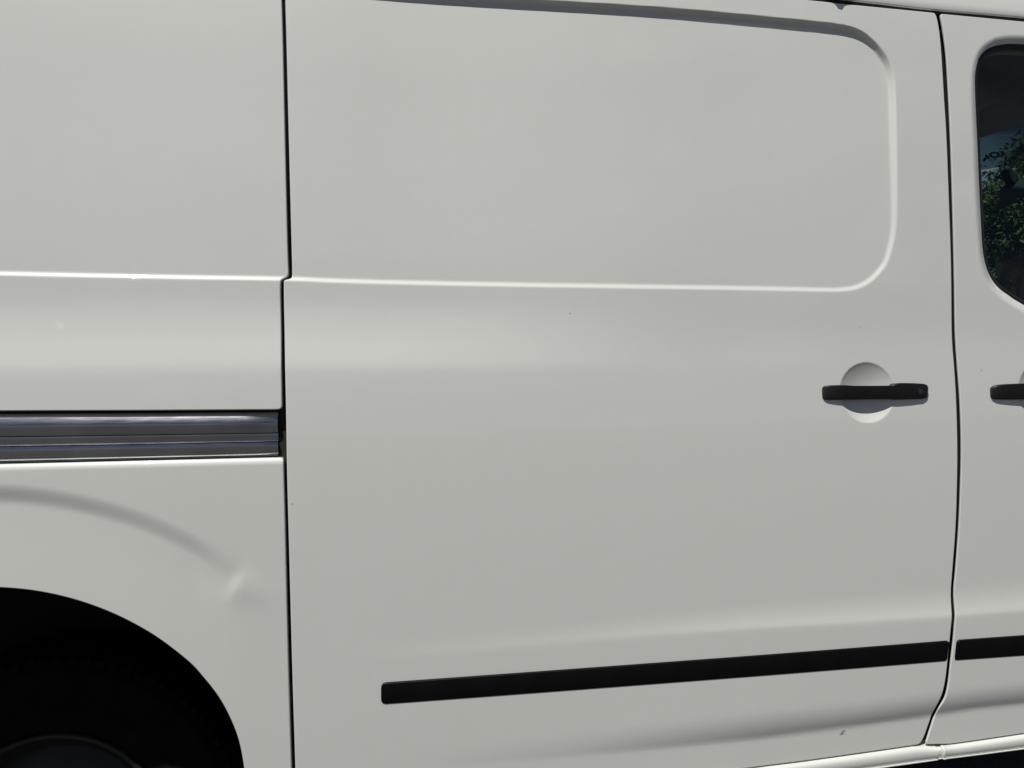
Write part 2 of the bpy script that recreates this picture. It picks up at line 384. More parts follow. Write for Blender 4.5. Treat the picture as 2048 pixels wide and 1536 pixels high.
def resample(pts, step, closed=True):
    p = np.array(pts, float)
    if closed:
        p = np.vstack([p, p[:1]])
    L = np.concatenate([[0], np.cumsum(np.linalg.norm(np.diff(p, axis=0), axis=1))])
    n = max(3, int(round(L[-1] / step)))
    s = np.linspace(0, L[-1], n + 1)
    q = np.stack([np.interp(s, L, p[:, 0]), np.interp(s, L, p[:, 1])], 1)
    return q[:-1] if closed else q

RIM = catmull(curve('rim'), 6)
RIM_POLY = np.vstack([RIM, [[-4, RIM[-1, 1] - 0.05], [-4, RIM[0, 1] + 0.05]]])
RIM_W, RIM_D = 0.0145, 0.0110
RIM_COARSE = RIM_POLY[::4]
RIM_NEAR = near_map(RIM, RIM_W + 0.006)
ARC = catmull(curve('arc'), 6)
ARC_END = curve('arc_end')
WIN = catmull(curve('glass_rim'), 5, True)
SEAL = catmull(curve('glass_seal'), 5, True)
WIN_NEAR = near_map(WIN, 0.05, True)
DISHES = []
for k in ('dish', 'front_dish'):
    c = curve(k)
    DISHES.append((c[0, 0], c[0, 1], abs(c[1, 0] - c[0, 0])))

RIM_LOW = float(curve('rim')[:, 1].min())

def rim_depth(z):       # the pressing is shallow along its lower edge and deepest under the roof
    return 0.0045 + 0.0070 * smooth((z - RIM_LOW - 0.01) / 0.42)

def rim_width(z):
    return 0.0140 + (RIM_W - 0.0140) * smooth((z - RIM_LOW) / 0.20)

def recess_profile(t):
    t = np.clip(t, 0, 1)
    return smooth(t) * 0.55 + smooth(np.clip(t * 1.25, 0, 1)) * 0.45

def full_depth(x, z):
    x = np.asarray(x, float); z = np.asarray(z, float)
    D = base_depth(x, z)
    # long pressed field below the roof
    m = (x < 1.0) & (z > 1.40)
    if m.any():
        i = np.where(m)[0]
        nr = is_near(RIM_NEAR, x[i], z[i])
        f, c = i[~nr], i[nr]
        D[f] -= np.where(inside(x[f], z[f], RIM_COARSE), rim_depth(z[f]), 0)
        ins = inside(x[c], z[c], RIM_POLY)
        d = seg_dist(x[c], z[c], RIM)
        D[c] -= np.where(ins, rim_depth(z[c]) * recess_profile(d / rim_width(z[c])), 0)
    # pressed arc above the wheel
    m = (x < -0.40) & (z > 0.55) & (z < 1.2)
    if m.any():
        i = np.where(m)[0]
        X, Z = x[i], z[i]
        top = np.interp(X, ARC[:, 0], ARC[:, 1])
        sl = np.gradient(ARC[:, 1], ARC[:, 0])
        c = 1 / np.sqrt(1 + np.interp(X, ARC[:, 0], sl) ** 2)
        d = (top - Z) * c
        step = np.interp(X, [-1.3, -1.0, -0.75, -0.6, -0.5], [0.0068, 0.0068, 0.0058, 0.0048, 0.0040])
        down = smooth(d / 0.040) * (1 - smooth((d - 0.028) / 0.24))
        D[i] -= step * down * (1 - smooth((X + 0.615) / (0.085 + 0.6 * np.clip(d - 0.05, 0, 1))))
        # short raised dimple where the pressing runs out
        ex, ez = ARC_END[1]
        u = ((X - ex) * 0.88 - (Z - ez) * 0.48) / 0.0145
        v = ((X - ex) * 0.48 + (Z - ez) * 0.88) / 0.028
        D[i] += 0.0021 * np.tanh(1.5 * u) * np.exp(-(u / 4.5) ** 2 - v * v)
    # rolled upper edge of the panel below the rail slot
    m = (x < -0.4425) & (x > -1.8) & (z > 1.0) & (z < 1.25)
    if m.any():
        i = np.where(m)[0]
        t = np.clip((line_at('slot_bottom', x[i]) - z[i]) / 0.013, 0, 1)
        on = z[i] <= line_at('slot_bottom', x[i]) + 0.002
        D[i] -= np.where(on, 0.0058 * (1 - t) ** 2, 0)
    for cx, cz, R in DISHES:
        r = np.hypot(x - cx, z - cz) / R
        m = r < 1.1
        if m.any():
            t = np.clip(1 - r[m] ** 2, 0, 1)
            D[m] -= 0.0140 * t * smooth(np.clip((1.0 - r[m]) / 0.08, 0, 1) * 0.5 + 0.5)
    m = x > 0.9
    if m.any():
        i = np.where(m)[0]
        i = i[is_near(WIN_NEAR, x[i], z[i])]
        ins = inside(x[i], z[i], WIN)
        d = seg_dist(x[i], z[i], WIN, True)
        D[i] -= np.where(ins, 0.0130 * smooth(d / 0.034), 0)
    return D

def normals_at(x, z, e=0.0004):
    dx = (full_depth(x + e, z) - full_depth(x - e, z)) / (2 * e)
    dz = (full_depth(x, z + e) - full_depth(x, z - e)) / (2 * e)
    n = np.stack([-dx, -np.ones_like(dx), -dz], 1)
    return n / np.linalg.norm(n, axis=1)[:, None]

# ------------------------------------------------------------------ mesh helpers
def link(name, verts, faces, mat, parent=None, normals=None, smooth_shade=True):
    me = bpy.data.meshes.new(name)
    me.from_pydata([tuple(map(float, v)) for v in verts], [], [tuple(int(i) for i in f) for f in faces])
    me.validate()
    me.materials.append(mat)
    if smooth_shade:
        me.polygons.foreach_set('use_smooth', [True] * len(me.polygons))
    if normals is not None:
        me.normals_split_custom_set_from_vertices([tuple(map(float, v)) for v in normals])
    me.update()
    o = bpy.data.objects.new(name, me)
    COL.objects.link(o)
    if parent:
        o.parent = parent
    return o

def empty(name, loc=(0, 0, 0), parent=None):
    o = bpy.data.objects.new(name, None)
    o.location = loc
    o.empty_display_size = 0.1
    COL.objects.link(o)
    if parent:
        o.parent = parent
    return o

def tag(o, label, cat, group=None):
    o['label'] = label
    o['category'] = cat
    if group:
        o['group'] = group

def round_corners(pts, radii):
    p = [np.array(a, float) for a in pts]
    out = []
    n = len(p)
    for i in range(n):
        r = radii[i] if isinstance(radii, (list, tuple)) else radii
        a, b, c = p[i - 1], p[i], p[(i + 1) % n]
        if r <= 0:
            out.append(b); continue
        u, v = a - b, c - b
        lu, lv = np.linalg.norm(u), np.linalg.norm(v)
        u, v = u / lu, v / lv
        k = min(r, lu * 0.48, lv * 0.48)
        s, e = b + u * k, b + v * k
        for t in np.linspace(0, 1, 7):
            out.append((1 - t) ** 2 * s + 2 * t * (1 - t) * b + t * t * e)
    return np.array(out)

def loop_normals(p):
    t = np.roll(p, -1, 0) - np.roll(p, 1, 0)
    t = t / (np.linalg.norm(t, axis=1)[:, None] + 1e-12)
    return np.stack([t[:, 1], -t[:, 0]], 1)          # to the right of travel: outward for a counter-clockwise loop

def area(p):
    q = np.roll(p, -1, 0)
    return 0.5 * (p[:, 0] * q[:, 1] - q[:, 0] * p[:, 1]).sum()

RIM_FINE = near_map(RIM, 0.014, cell=0.006)
WIN_FINE = near_map(WIN, 0.014, True, cell=0.006)

def fine_zone(x, z):
    m = is_near(RIM_FINE, x, z) | is_near(WIN_FINE, x, z)
    for cx, cz, R in DISHES:
        m |= np.hypot(x - cx, z - cz) < R * 1.06
    return m

def inside_rows(x, z, poly):
    # even-odd test for points that lie on few distinct rows
    p = np.array(poly, float); q = np.roll(p, -1, 0)
    zu, inv = np.unique(z, return_inverse=True)
    order = np.argsort(inv, kind='stable')
    bounds = np.searchsorted(inv[order], np.arange(len(zu) + 1))
    out = np.zeros(len(x), bool)
    for k, Z in enumerate(zu):
        c = (p[:, 1] > Z) != (q[:, 1] > Z)
        xi = np.sort((q[c, 0] - p[c, 0]) * (Z - p[c, 1]) / (q[c, 1] - p[c, 1]) + p[c, 0])
        idx = order[bounds[k]:bounds[k + 1]]
        out[idx] = (len(xi) - np.searchsorted(xi, x[idx])) % 2 == 1
    return out

def build_panel(name, outline, mat, parent, holes=(), hem=0.0022, flange=0.022, step=0.007):
    loops = []
    for k, lp in enumerate([outline] + list(holes)):
        p = resample(lp, 0.004)
        if (area(p) > 0) != (k == 0):
            p = p[::-1]
        e = loop_normals(p)
        loops.append((p - e * hem, e))
    outer = loops[0][0]
    x0, z0 = outer.min(0); x1, z1 = outer.max(0)
    gx, gz = np.meshgrid(np.arange(x0, x1, step), np.arange(z0, z1, step))
    gx, gz = gx.ravel(), gz.ravel()
    keep = ~fine_zone(gx, gz)
    gx, gz = gx[keep], gz[keep]
    fx, fz = np.meshgrid(np.arange(x0, x1, 0.0024), np.arange(z0, z1, 0.0024))
    fx, fz = fx.ravel(), fz.ravel()
    keep = fine_zone(fx, fz)
    gx, gz = np.concatenate([gx, fx[keep]]), np.concatenate([gz, fz[keep]])
    ok = inside_rows(gx, gz, outer)
    for h, _ in loops[1:]:
        ok &= ~inside_rows(gx, gz, h)
    gx, gz = gx[ok], gz[ok]
    ok = np.ones(len(gx), bool)
    for h, _ in loops:
        i = np.where(is_near(near_map(h, 0.004, True, 0.004), gx, gz))[0]
        ok[i] &= seg_dist(gx[i], gz[i], h, True) > 0.0022
    gx, gz = gx[ok], gz[ok]
    pts = [tuple(v) for lp, _ in loops for v in lp] + list(zip(gx, gz))
    edges, off = [], 0
    for lp, _ in loops:
        n = len(lp)
        edges += [(off + i, off + (i + 1) % n) for i in range(n)]
        off += n
    res = delaunay_2d_cdt([Vector((float(a), float(b))) for a, b in pts], edges, [], 0, 1e-7)
    V = np.array([tuple(v) for v in res[0]])
    Fc = np.array([tuple(f) for f in res[2] if len(f) == 3])
    orig = {}
    for i, lst in enumerate(res[3]):
        for q in lst:
            orig[q] = i
    on_edge = np.zeros(len(V), bool)
    on_edge[[orig[i] for i in range(off)]] = True
    sus = np.where(on_edge[Fc].all(1))[0]
    cen = V[Fc[sus]].mean(1)
    ok = np.ones(len(Fc), bool)
    good = inside(cen[:, 0], cen[:, 1], outer)
    for h, _ in loops[1:]:
        good &= ~inside(cen[:, 0], cen[:, 1], h)
    ok[sus] = good
    Fc = Fc[ok]
    a2 = (V[Fc[:, 1], 0] - V[Fc[:, 0], 0]) * (V[Fc[:, 2], 1] - V[Fc[:, 0], 1]) - (V[Fc[:, 2], 0] - V[Fc[:, 0], 0]) * (V[Fc[:, 1], 1] - V[Fc[:, 0], 1])
    Fc[a2 < 0] = Fc[a2 < 0][:, ::-1]
    D = full_depth(V[:, 0], V[:, 1])
    verts = [np.stack([V[:, 0], -D, V[:, 1]], 1)]
    norms = [normals_at(V[:, 0], V[:, 1])]
    faces = [tuple(f) for f in Fc]
    off = 0; nv = len(V)
    for lp, e in loops:
        n = len(lp)
        base = [orig[off + i] for i in range(n)]
        off += n
        d0 = full_depth(lp[:, 0], lp[:, 1]); n0 = normals_at(lp[:, 0], lp[:, 1])
        e3 = np.stack([e[:, 0], np.zeros(n), e[:, 1]], 1)
        prev = base
        for ph, back in ((25, 0), (50, 0), (72, 0), (90, 0), (90, flange)):
            s, c = math.sin(math.radians(ph)), math.cos(math.radians(ph))
            P = lp + e * hem * s
            verts.append(np.stack([P[:, 0], -(d0 - hem * (1 - c) - back), P[:, 1]], 1))
            nn = n0 * c + e3 * s
            norms.append(nn / np.linalg.norm(nn, axis=1)[:, None])
            cur = list(range(nv, nv + n)); nv += n
            for i in range(n):
                j = (i + 1) % n
                faces.append((prev[i], cur[i], cur[j], prev[j]))
            prev = cur
    return link(name, np.vstack(verts), faces, mat, parent, np.vstack(norms))

def loft(name, rings, mat, parent=None, caps=True, closed=True, smooth_shade=True):
    n = len(rings[0])
    verts = [v for r in rings for v in r]
    faces = []
    for a in range(len(rings) - 1):
        for i in range(n if closed else n - 1):
            j = (i + 1) % n
            faces.append((a * n + i, a * n + j, (a + 1) * n + j, (a + 1) * n + i))
    if caps and closed:
        faces.append(tuple(range(n))[::-1])
        faces.append(tuple(range((len(rings) - 1) * n, len(rings) * n)))
    return link(name, verts, faces, mat, parent, smooth_shade=smooth_shade)

def edge_smooth(o, angle=35):
    import bmesh
    bm = bmesh.new(); bm.from_mesh(o.data)
    bmesh.ops.recalc_face_normals(bm, faces=bm.faces)
    lim = math.radians(angle)
    for e in bm.edges:
        e.smooth = not (len(e.link_faces) == 2 and e.calc_face_angle(0) > lim)
    bm.to_mesh(o.data); bm.free()
    return o

def rrect(w0, w1, d0, d1a, d1b, r, k=4):
    """Rounded section in (w up, d out): bottom w0, top w1, inner depth d0, outer depth d1b at the bottom and d1a at the top."""
    c = [(w0, d0), (w1, d0), (w1, d1a), (w0, d1b)]
    out = []
    for i in range(4):
        a, b, e = np.array(c[i - 1]), np.array(c[i]), np.array(c[(i + 1) % 4])
        u, v = a - b, e - b
        lu, lv = np.linalg.norm(u), np.linalg.norm(v)
        q = min(r, lu * 0.45, lv * 0.45)
        s, t = b + u / lu * q, b + v / lv * q
        for f in np.linspace(0, 1, k):
            out.append((1 - f) ** 2 * s + 2 * f * (1 - f) * b + f * f * t)
    return out

def box(name, lo, hi, mat, parent=None):
    (a, b, c), (d, e, f) = lo, hi
    v = [(a, b, c), (d, b, c), (d, e, c), (a, e, c), (a, b, f), (d, b, f), (d, e, f), (a, e, f)]
    fc = [(0, 3, 2, 1), (4, 5, 6, 7), (0, 1, 5, 4), (1, 2, 6, 5), (2, 3, 7, 6), (3, 0, 4, 7)]
    return link(name, v, fc, mat, parent, smooth_shade=False)

def prism(name, front, back, mat, parent=None):
    n = len(front)
    v = list(front) + list(back)
    f = [tuple(range(n)), tuple(range(2 * n - 1, n - 1, -1))] + [(i, i + n, (i + 1) % n + n, (i + 1) % n) for i in range(n)]
    o = link(name, v, f, mat, parent, smooth_shade=False)
    return edge_smooth(o)

# ------------------------------------------------------------------ materials in use
sc_, ch_, sp_ = CURVES['scuff'], CURVES['chip'], CURVES['sparkle']
DARK, LITE, RUST = (0.36, 0.36, 0.35), (0.95, 0.95, 0.95), (0.16, 0.13, 0.11)
MARKS = [(sc_[0][0], sc_[0][1], 0.010, 0.0065, -0.5, (0.05, 0.05, 0.048), 0.47, 330),
         (ch_[0][0], ch_[0][1], 0.004, 0.0012, 0.6, DARK, 0.40, 600),
         (ch_[1][0], ch_[1][1], 0.0024, 0.0016, 0.0, RUST, 0.30, 300),
         (ch_[2][0], ch_[2][1], 0.0026, 0.0022, 0.0, DARK, 0.35, 300),
         (ch_[3][0], ch_[3][1], 0.0026, 0.0022, 0.0, DARK, 0.35, 300),
         (sp_[0][0], sp_[0][1], 0.008, 0.003, 0.1, LITE, 0.55, 700),
         (sp_[1][0], sp_[1][1], 0.013, 0.008, 0.6, LITE, 0.52, 500),
         (sp_[3][0], sp_[3][1], 0.008, 0.003, 0.1, LITE, 0.52, 700)]
PAINT = make_paint(MARKS)
SATIN = make_plastic('black_satin_plastic', (0.015, 0.015, 0.0165), 0.40)
TRIM = make_plastic('black_moulding_plastic', (0.0025, 0.0025, 0.003), 0.45, 700, 0.2)
TRIM.node_tree.nodes['Principled BSDF'].inputs['Specular IOR Level'].default_value = 0.18
RUBBER = make_plastic('black_rubber', (0.014, 0.014, 0.014), 0.65)
SEALM = make_plastic('window_seal_rubber', (0.010, 0.009, 0.010), 0.4)
LINER = make_plastic('wheel_liner_plastic', (0.010, 0.011, 0.013), 0.55, 120, 0.4)
TYREM = make_plastic('tyre_rubber', (0.003, 0.003, 0.0034), 0.9, 200, 0.5)
TYREM.node_tree.nodes['Principled BSDF'].inputs['Specular IOR Level'].default_value = 0.2
WHEELM = make_plastic('grey_wheel_steel', (0.016, 0.016, 0.018), 0.45, 60, 0.1)
UNDER = make_plastic('underbody_black', (0.012, 0.012, 0.012), 0.8, 40, 0.4)
CABIN = make_plastic('dark_cab_fabric', (0.011, 0.0125, 0.016), 0.9, 300, 0.3)
STEEL = make_steel()
LOCKM, *_ = material('lock_metal', (0.24, 0.24, 0.26), 0.3, 1.0)
GLASS = make_glass('tinted_side_glass', (0.74, 0.84, 0.84))
SCREEN = make_glass('windscreen_glass', (0.80, 0.86, 0.84))
BAND = make_glass('windscreen_sun_band', (0.22, 0.32, 0.34))
STICK, *_ = material('navy_sticker_print', (0.004, 0.006, 0.012), 0.6)
ASPHALT = make_asphalt()
LEAF1 = make_leaf('leaf_green', (0.035, 0.055, 0.018), (0.065, 0.085, 0.030))
LEAF2 = make_leaf('leaf_olive', (0.022, 0.04, 0.015), (0.05, 0.07, 0.025))
BARK = make_bark()

# ------------------------------------------------------------------ setting
g = 250.0
ground = link('ground', [(-g, -g, 0), (g, -g, 0), (g, g, 0), (-g, g, 0)], [(0, 1, 2, 3)], ASPHALT, smooth_shade=False)
ground['kind'] = 'structure'

# ------------------------------------------------------------------ van
van = empty('van', (0, 0, 0))
tag(van, 'white panel van side with sliding door, black handles and black rub strip', 'van')

# rear quarter panel: right edge, rail slot, wheel arch
qr = catmull(curve('quarter_right'), 4)
ql = catmull(curve('quarter_right_low'), 4)
st, sb = curve('slot_top'), curve('slot_bottom')
arch = catmull(curve('arch'), 6)
ZB = arch[0, 1] - 0.02
XR = -2.55
slot_corner_top = np.array([[-0.4625, st[-1, 1]]])
roof_x = np.linspace(XR, qr[0, 0] - 0.02, 12)
top_z = line_at('roof_edge', np.array([qr[0, 0]]))[0] - 0.009
qk = qr[qr[:, 1] < top_z - 0.01]
quarter = [(qk[0, 0] - 0.003, top_z)] + [*map(tuple, qk[:-1])]
def corner(a, b, c, k):
    a, b, c = map(np.array, (a, b, c))
    s = b + (a - b) / np.linalg.norm(a - b) * k
    e = b + (c - b) / np.linalg.norm(c - b) * k
    return [tuple((1 - t) ** 2 * s + 2 * t * (1 - t) * b + t * t * e) for t in np.linspace(0, 1, 8)]
xt = qr[-1, 0]
quarter += corner(qr[-2], (xt, st[-1, 1]), st[-2], 0.008)
quarter += [tuple(p) for p in st[::-1][1:]]
quarter += [tuple(p) for p in sb[:-1]]
quarter += corner(sb[-2], (ql[0, 0], sb[-1, 1]), ql[1], 0.007)
quarter += [tuple(p) for p in ql[1:-1]]
quarter += [(ql[-1, 0], ZB), (arch[0, 0], ZB)]
quarter += [tuple(p) for p in arch]
quarter += [(arch[-1, 0], ZB), (XR, ZB)] + [(float(a), float(b)) for a, b in zip(roof_x, line_at('roof_edge', roof_x) - 0.009)]
quarter_panel = build_panel('rear_quarter_panel', quarter, PAINT, van)

# sliding door
dl, dr = catmull(curve('door_left'), 4), catmull(curve('door_right'), 4)
dt, db = curve('door_top'), curve('door_bottom')
door = [tuple(p) for p in dl[4:-4]]
door += corner(dl[-4], (dl[-1, 0], db[0, 1]), db[1], 0.02)
door += [tuple(p) for p in db[1:-1]]
door += corner(db[-2], db[-1], dr[-2], 0.007)
door += [tuple(p) for p in dr[::-1][1:-1]]
door += corner(dr[1], (dr[0, 0] - 0.001, dt[-1, 1]), dt[-2], 0.006)
door += [tuple(p) for p in dt[::-1][1:-1]]
door += [tuple(dt[0])]
sliding_door = build_panel('sliding_door', door, PAINT, van, flange=0.006)

# front door with its window opening
fl = catmull(curve('front_left'), 4)
ft, fb = curve('front_top'), curve('front_bottom')
front = corner(ft[1], (fl[0, 0] + 0.001, ft[0, 1]), fl[1], 0.006)
front += [tuple(p) for p in fl[1:-1]]
front += corner(fl[-2], fl[-1], fb[1], 0.004)
front += [tuple(p) for p in fb[1:]]
XF = fb[-1, 0]
front += [(XF + 0.02, 1.2), (ft[-1, 0] + 0.05, ft[-1, 1] - 0.1)]
front += [tuple(p) for p in ft[::-1][:-1]]
front_door = build_panel('front_door', front, PAINT, van, holes=[SEAL], hem=0.0017, flange=0.0022)

def surface_ribbon(name, rings_px, mat, parent):
    return loft(name, rings_px, mat, parent, caps=False, closed=False)

# window seal and pane
sp = resample(SEAL, 0.006)
if area(sp) < 0:
    sp = sp[::-1]
se = loop_normals(sp)
sd = full_depth(sp[:, 0], sp[:, 1])
rings = []
for off, dd in ((0.0005, 0.012), (0.0005, 0.0035), (-0.0015, 0.0025), (-0.009, 0.004), (-0.012, 0.006), (-0.013, 0.012), (-0.013, 0.03)):
    P = sp + se * off
    rings.append([(P[i, 0], -(sd[i] - dd), P[i, 1]) for i in range(len(P))])
rings = [list(r) for r in zip(*rings)]
seal = loft('window_seal', rings + [rings[0]], SEALM, front_door, caps=False, closed=False)
gp = sp - se * 0.008
gv = [(p[0], -(base_depth(np.array([p[0]]), np.array([p[1]]))[0] - 0.020), p[1]) for p in gp]
gb = [(v[0], v[1] + 0.004, v[2]) for v in gv]
pane = prism('window_pane', gv, gb, GLASS, front_door)

# black rub strips
def rub_strip(name, corners, parent, radii, thick=0.0055):
    out = resample(round_corners(corners, radii), 0.006)
    if area(out) < 0:
        out = out[::-1]
    e = loop_normals(out)
    rings = []
    for off, h in ((0, -0.004), (0, thick * 0.55), (-0.0008, thick * 0.85), (-0.0022, thick)):
        P = out + e * off
        zlo = np.interp(P[:, 0], [corners[1][0], corners[2][0]], [corners[1][1], corners[2][1]])
        zhi = np.interp(P[:, 0], [corners[0][0], corners[3][0]], [corners[0][1], corners[3][1]])
        v = np.clip((P[:, 1] - zlo) / (zhi - zlo), 0, 1)
        d = base_depth(P[:, 0], P[:, 1]) + (h * (0.22 + 0.78 * v) if h > 0 else h)
        rings.append(np.stack([P[:, 0], -d, P[:, 1]], 1))
    n = len(out)
    verts = np.vstack(rings)
    faces = []
    for a in range(3):
        for i in range(n):
            j = (i + 1) % n
            faces.append((a * n + i, a * n + j, (a + 1) * n + j, (a + 1) * n + i))
    inner = rings[-1]
    # face: strips between the upper and the lower edge
    xs = np.linspace(inner[:, 0].min() + 0.003, inner[:, 0].max() - 0.003, 160)
    res = delaunay_2d_cdt([Vector((float(p[0]), float(p[2]))) for p in inner], [(i, (i + 1) % n) for i in range(n)], [], 1, 1e-7)
    idx = {}
    for i, lst in enumerate(res[3]):
        for q in lst:
            idx[i] = q
    for f in res[2]:
        faces.append(tuple(3 * n + idx[i] for i in f))
    o = link(name, verts, faces, TRIM, parent)
    return edge_smooth(o, 50)

rub_strip('rub_strip', CURVES['moulding'], sliding_door, [0.010, 0.010, 0.006, 0.006])
rub_strip('rub_strip', CURVES['front_moulding'], front_door, [0.006, 0.005, 0.01, 0.01])

# door handles: lofted bar standing off the dished door skin
def handle(parent, x0, x1, z, key, mirror):
    L = x1 - x0
    s = L / 0.21
    def sec(u, w0, w1, din, da, db_, r):
        x = x0 + u * 0.001 * s if not mirror else x1 - u * 0.001 * s
        base = float(base_depth(np.array([x]), np.array([z]))[0])
        pts = rrect(w0, w1, din, da, db_, r)
        return [(x, -(base + d), z + w) for w, d in pts]
    mm = 0.001
    G = [(0.0, -8, 8, -3, 2, 1.5, 2), (0.6, -11, 11.5, -3, 4.5, 2.5, 3), (2.2, -13.2, 14, -3, 7, 3.5, 3.5), (5.5, -14.6, 15.8, -3, 9.5, 4.5, 3.5), (12, -15.2, 16.6, -3, 12, 5.2, 3),
         (26, -15.3, 16.8, -3, 15, 6.2, 2.5), (40, -15.3, 16.2, -3, 17, 7, 2.5), (56, -15.3, 14.8, -3, 18, 7.5, 2.5), (100, -15.3, 14.4, -3, 18.2, 7.5, 2.5), (142, -15.3, 14.6, -3, 18.0, 7.5, 2.5)]
    grip = loft('handle_grip', [sec(u, a * mm, b * mm, c * mm, d * mm, e * mm, r * mm) for u, a, b, c, d, e, r in G], SATIN, parent)
    edge_smooth(grip, 40)
    K = [(128, -14.2, 13.2, 2, 17.2, 7.2, 2), (130, -14.8, 13.8, 2, 18.6, 7.6, 2.5), (136, -16, 18, -3, 19.6, 8, 3), (141, -16.4, 19.4, -3, 19.6, 8, 3), (150, -16.6, 19.8, -3, 19, 7.8, 3),
         (175, -16.4, 19.2, -3, 16.5, 7, 3), (196, -15.8, 17.8, -3, 13.5, 6, 3), (204, -15.0, 15.5, -3, 11.5, 5, 4), (208.4, -12.5, 12, -3, 8, 4, 4), (210, -9, 8.5, -3, 3, 2, 2.5)]
    if mirror:
        K = K[2:]
    cap = loft('handle_cap', [sec(u, a * mm, b * mm, c * mm, d * mm, e * mm, r * mm) for u, a, b, c, d, e, r in K], SATIN, parent)
    edge_smooth(cap, 40)
    if key:
        x = x0 + 0.1905 * s
        base = float(base_depth(np.array([x]), np.array([z]))[0])
        n = 28
        tilt = (14.3 - 6.2) / 34.0
        def circ(r, d):
            return [(x + r * math.cos(t) , -(base + d + tilt * r * math.sin(t)), z + 0.001 + r * math.sin(t)) for t in [i * math.tau / n for i in range(n)]]
        face = 0.0102
        lock = loft('key_lock', [circ(0.0084, face - 0.004), circ(0.0084, face + 0.0009), circ(0.0074, face + 0.0016), circ(0.0056, face + 0.0006), circ(0.0050, face + 0.0002), circ(0.0046, face + 0.0007), circ(0.002, face + 0.0009)], SATIN, parent)
        edge_smooth(lock, 30)
        cyl = loft('key_slot', [circ(0.0052, face + 0.0002), circ(0.0052, face + 0.0012), circ(0.0042, face + 0.0018), circ(0.0012, face + 0.0012)], LOCKM, parent)
        edge_smooth(cyl, 30)

h = CURVES['handle']
handle(sliding_door, h[0][0], h[1][0], (h[0][1] + h[1][1]) / 2, True, False)
h = CURVES['front_handle']
handle(front_door, h[0][0], h[1][0], (h[0][1] + h[1][1]) / 2, False, True)

# slide rail in its slot
rail = empty('slide_rail', (-1.0, 0, st[1, 1]), van)
rail_x = list(np.linspace(-1.60, -0.54, 14)) + [-0.525, -0.515, -0.505, -0.495, -0.488, -0.481, -0.474, -0.468, -0.462, -0.458, -0.4555]
def rail_part(name, prof, end_drop, mat=STEEL, xs=rail_x, sharp=50):
    rings = []
    for x in xs:
        zt = float(line_at('slot_top', x)); zb = float(line_at('slot_bottom', x))
        base = float(base_depth(np.array([x]), np.array([(zt + zb) / 2]))[0])
        k = max(0.0, (x + 0.52) / 0.066)
        dr_ = end_drop * min(1, k) ** 2.0
        rings.append([(x + 1.0, -(base + d * 0.001 - dr_), zt + (zb - zt) * t - st[1, 1]) for t, d in prof])
    o = loft(name, rings, mat, rail, caps=True, closed=True)
    return edge_smooth(o, sharp)
rail_part('roller_track', [(.050, -26), (.052, -12), (.062, -11), (.09, -9.4), (.14, -7.2), (.19, -5.1), (.24, -3.3), (.275, -2.4), (.30, -2.2), (.36, -3.7), (.42, -4.9), (.470, -6.2), (.481, -6.6), (.482, -26)], 0.006)
rail_part('track_groove', [(.497, -26), (.498, -11.5), (.515, -11.2), (.55, -11.8), (.60, -12.8), (.650, -13.6), (.664, -14.2), (.666, -26)], 0.004)
rail_part('guide_track', [(.684, -26), (.685, -8.5), (.700, -8.1), (.715, -7.7), (.735, -7.3), (.750, -7.2), (.80, -7.9), (.90, -9.2), (.940, -10.2), (.950, -12), (.953, -26)], 0.005)
rail_part('rail_lip', [(.958, -26), (.958, -12), (.963, -11), (.972, -11), (.976, -12), (.976, -26)], 0.0)
rail_part('slot_floor', [(-.10, -25), (-.10, -23), (1.10, -23), (1.10, -25)], 0.0, UNDER, list(np.linspace(-1.64, -0.44, 6)))

# shade in the door gaps, built as black strips instead of white jamb
def gap_strip(name, line, half, mat, back):
    p = resample(line, 0.02, False)
    t = np.gradient(p, axis=0); t /= np.linalg.norm(t, axis=1)[:, None]
    e = np.stack([t[:, 1], -t[:, 0]], 1)
    d = base_depth(p[:, 0], p[:, 1]) - back
    rings = []
    for i in range(len(p)):
        a, b = p[i] - e[i] * half, p[i] + e[i] * half
        rings.append([(a[0], -d[i], a[1]), (b[0], -d[i], b[1]), (b[0], -d[i] + 0.01, b[1]), (a[0], -d[i] + 0.01, a[1])])
    return loft(name, rings, mat, van)
gap_strip('gap_shade_strip', (dl[4:-4] + 0), 0.03, UNDER, 0.021)
gap_strip('gap_shade_strip', (dr + np.array([0.004, 0])), 0.03, UNDER, 0.021)

# roof side, gutter and shell
re_ = curve('roof_edge')
xs = np.linspace(-2.55, 1.74, 60)
def roof_ring(x):
    ze = float(line_at('roof_edge', x))
    b = float(base_depth(np.array([x]), np.array([ze]))[0])
    prof = [(-0.000, -0.022), (0.0, -0.003), (0.0008, -0.001), (0.003, 0.000), (0.02, -0.0025), (0.05, -0.009), (0.09, -0.020), (0.13, -0.038), (0.165, -0.065), (0.19, -0.10), (0.215, -0.17), (0.235, -0.30), (0.25, -0.6), (0.255, -0.95),
            (0.25, -1.3), (0.235, -1.6), (0.19, -1.8), (0.09, -1.88), (0.0, -1.90)]
    return [(x, -(b + d), ze + w) for w, d in prof]
roof = loft('roof_panel', [roof_ring(x) for x in xs], PAINT, van, caps=False, closed=False)
def gutter_ring(x):
    ze = float(line_at('roof_edge', x)); b = float(base_depth(np.array([x]), np.array([ze]))[0])
    return [(x, -(b - 0.004), ze + 0.004), (x, -(b - 0.0035), ze - 0.002), (x, -(b - 0.005), ze - 0.004), (x, -(b - 0.014), ze - 0.008), (x, -(b - 0.016), ze - 0.03), (x, -(b - 0.024), ze - 0.03), (x, -(b - 0.024), ze + 0.004)]
gutter = loft('roof_gutter', [gutter_ring(x) for x in xs], RUBBER, van)
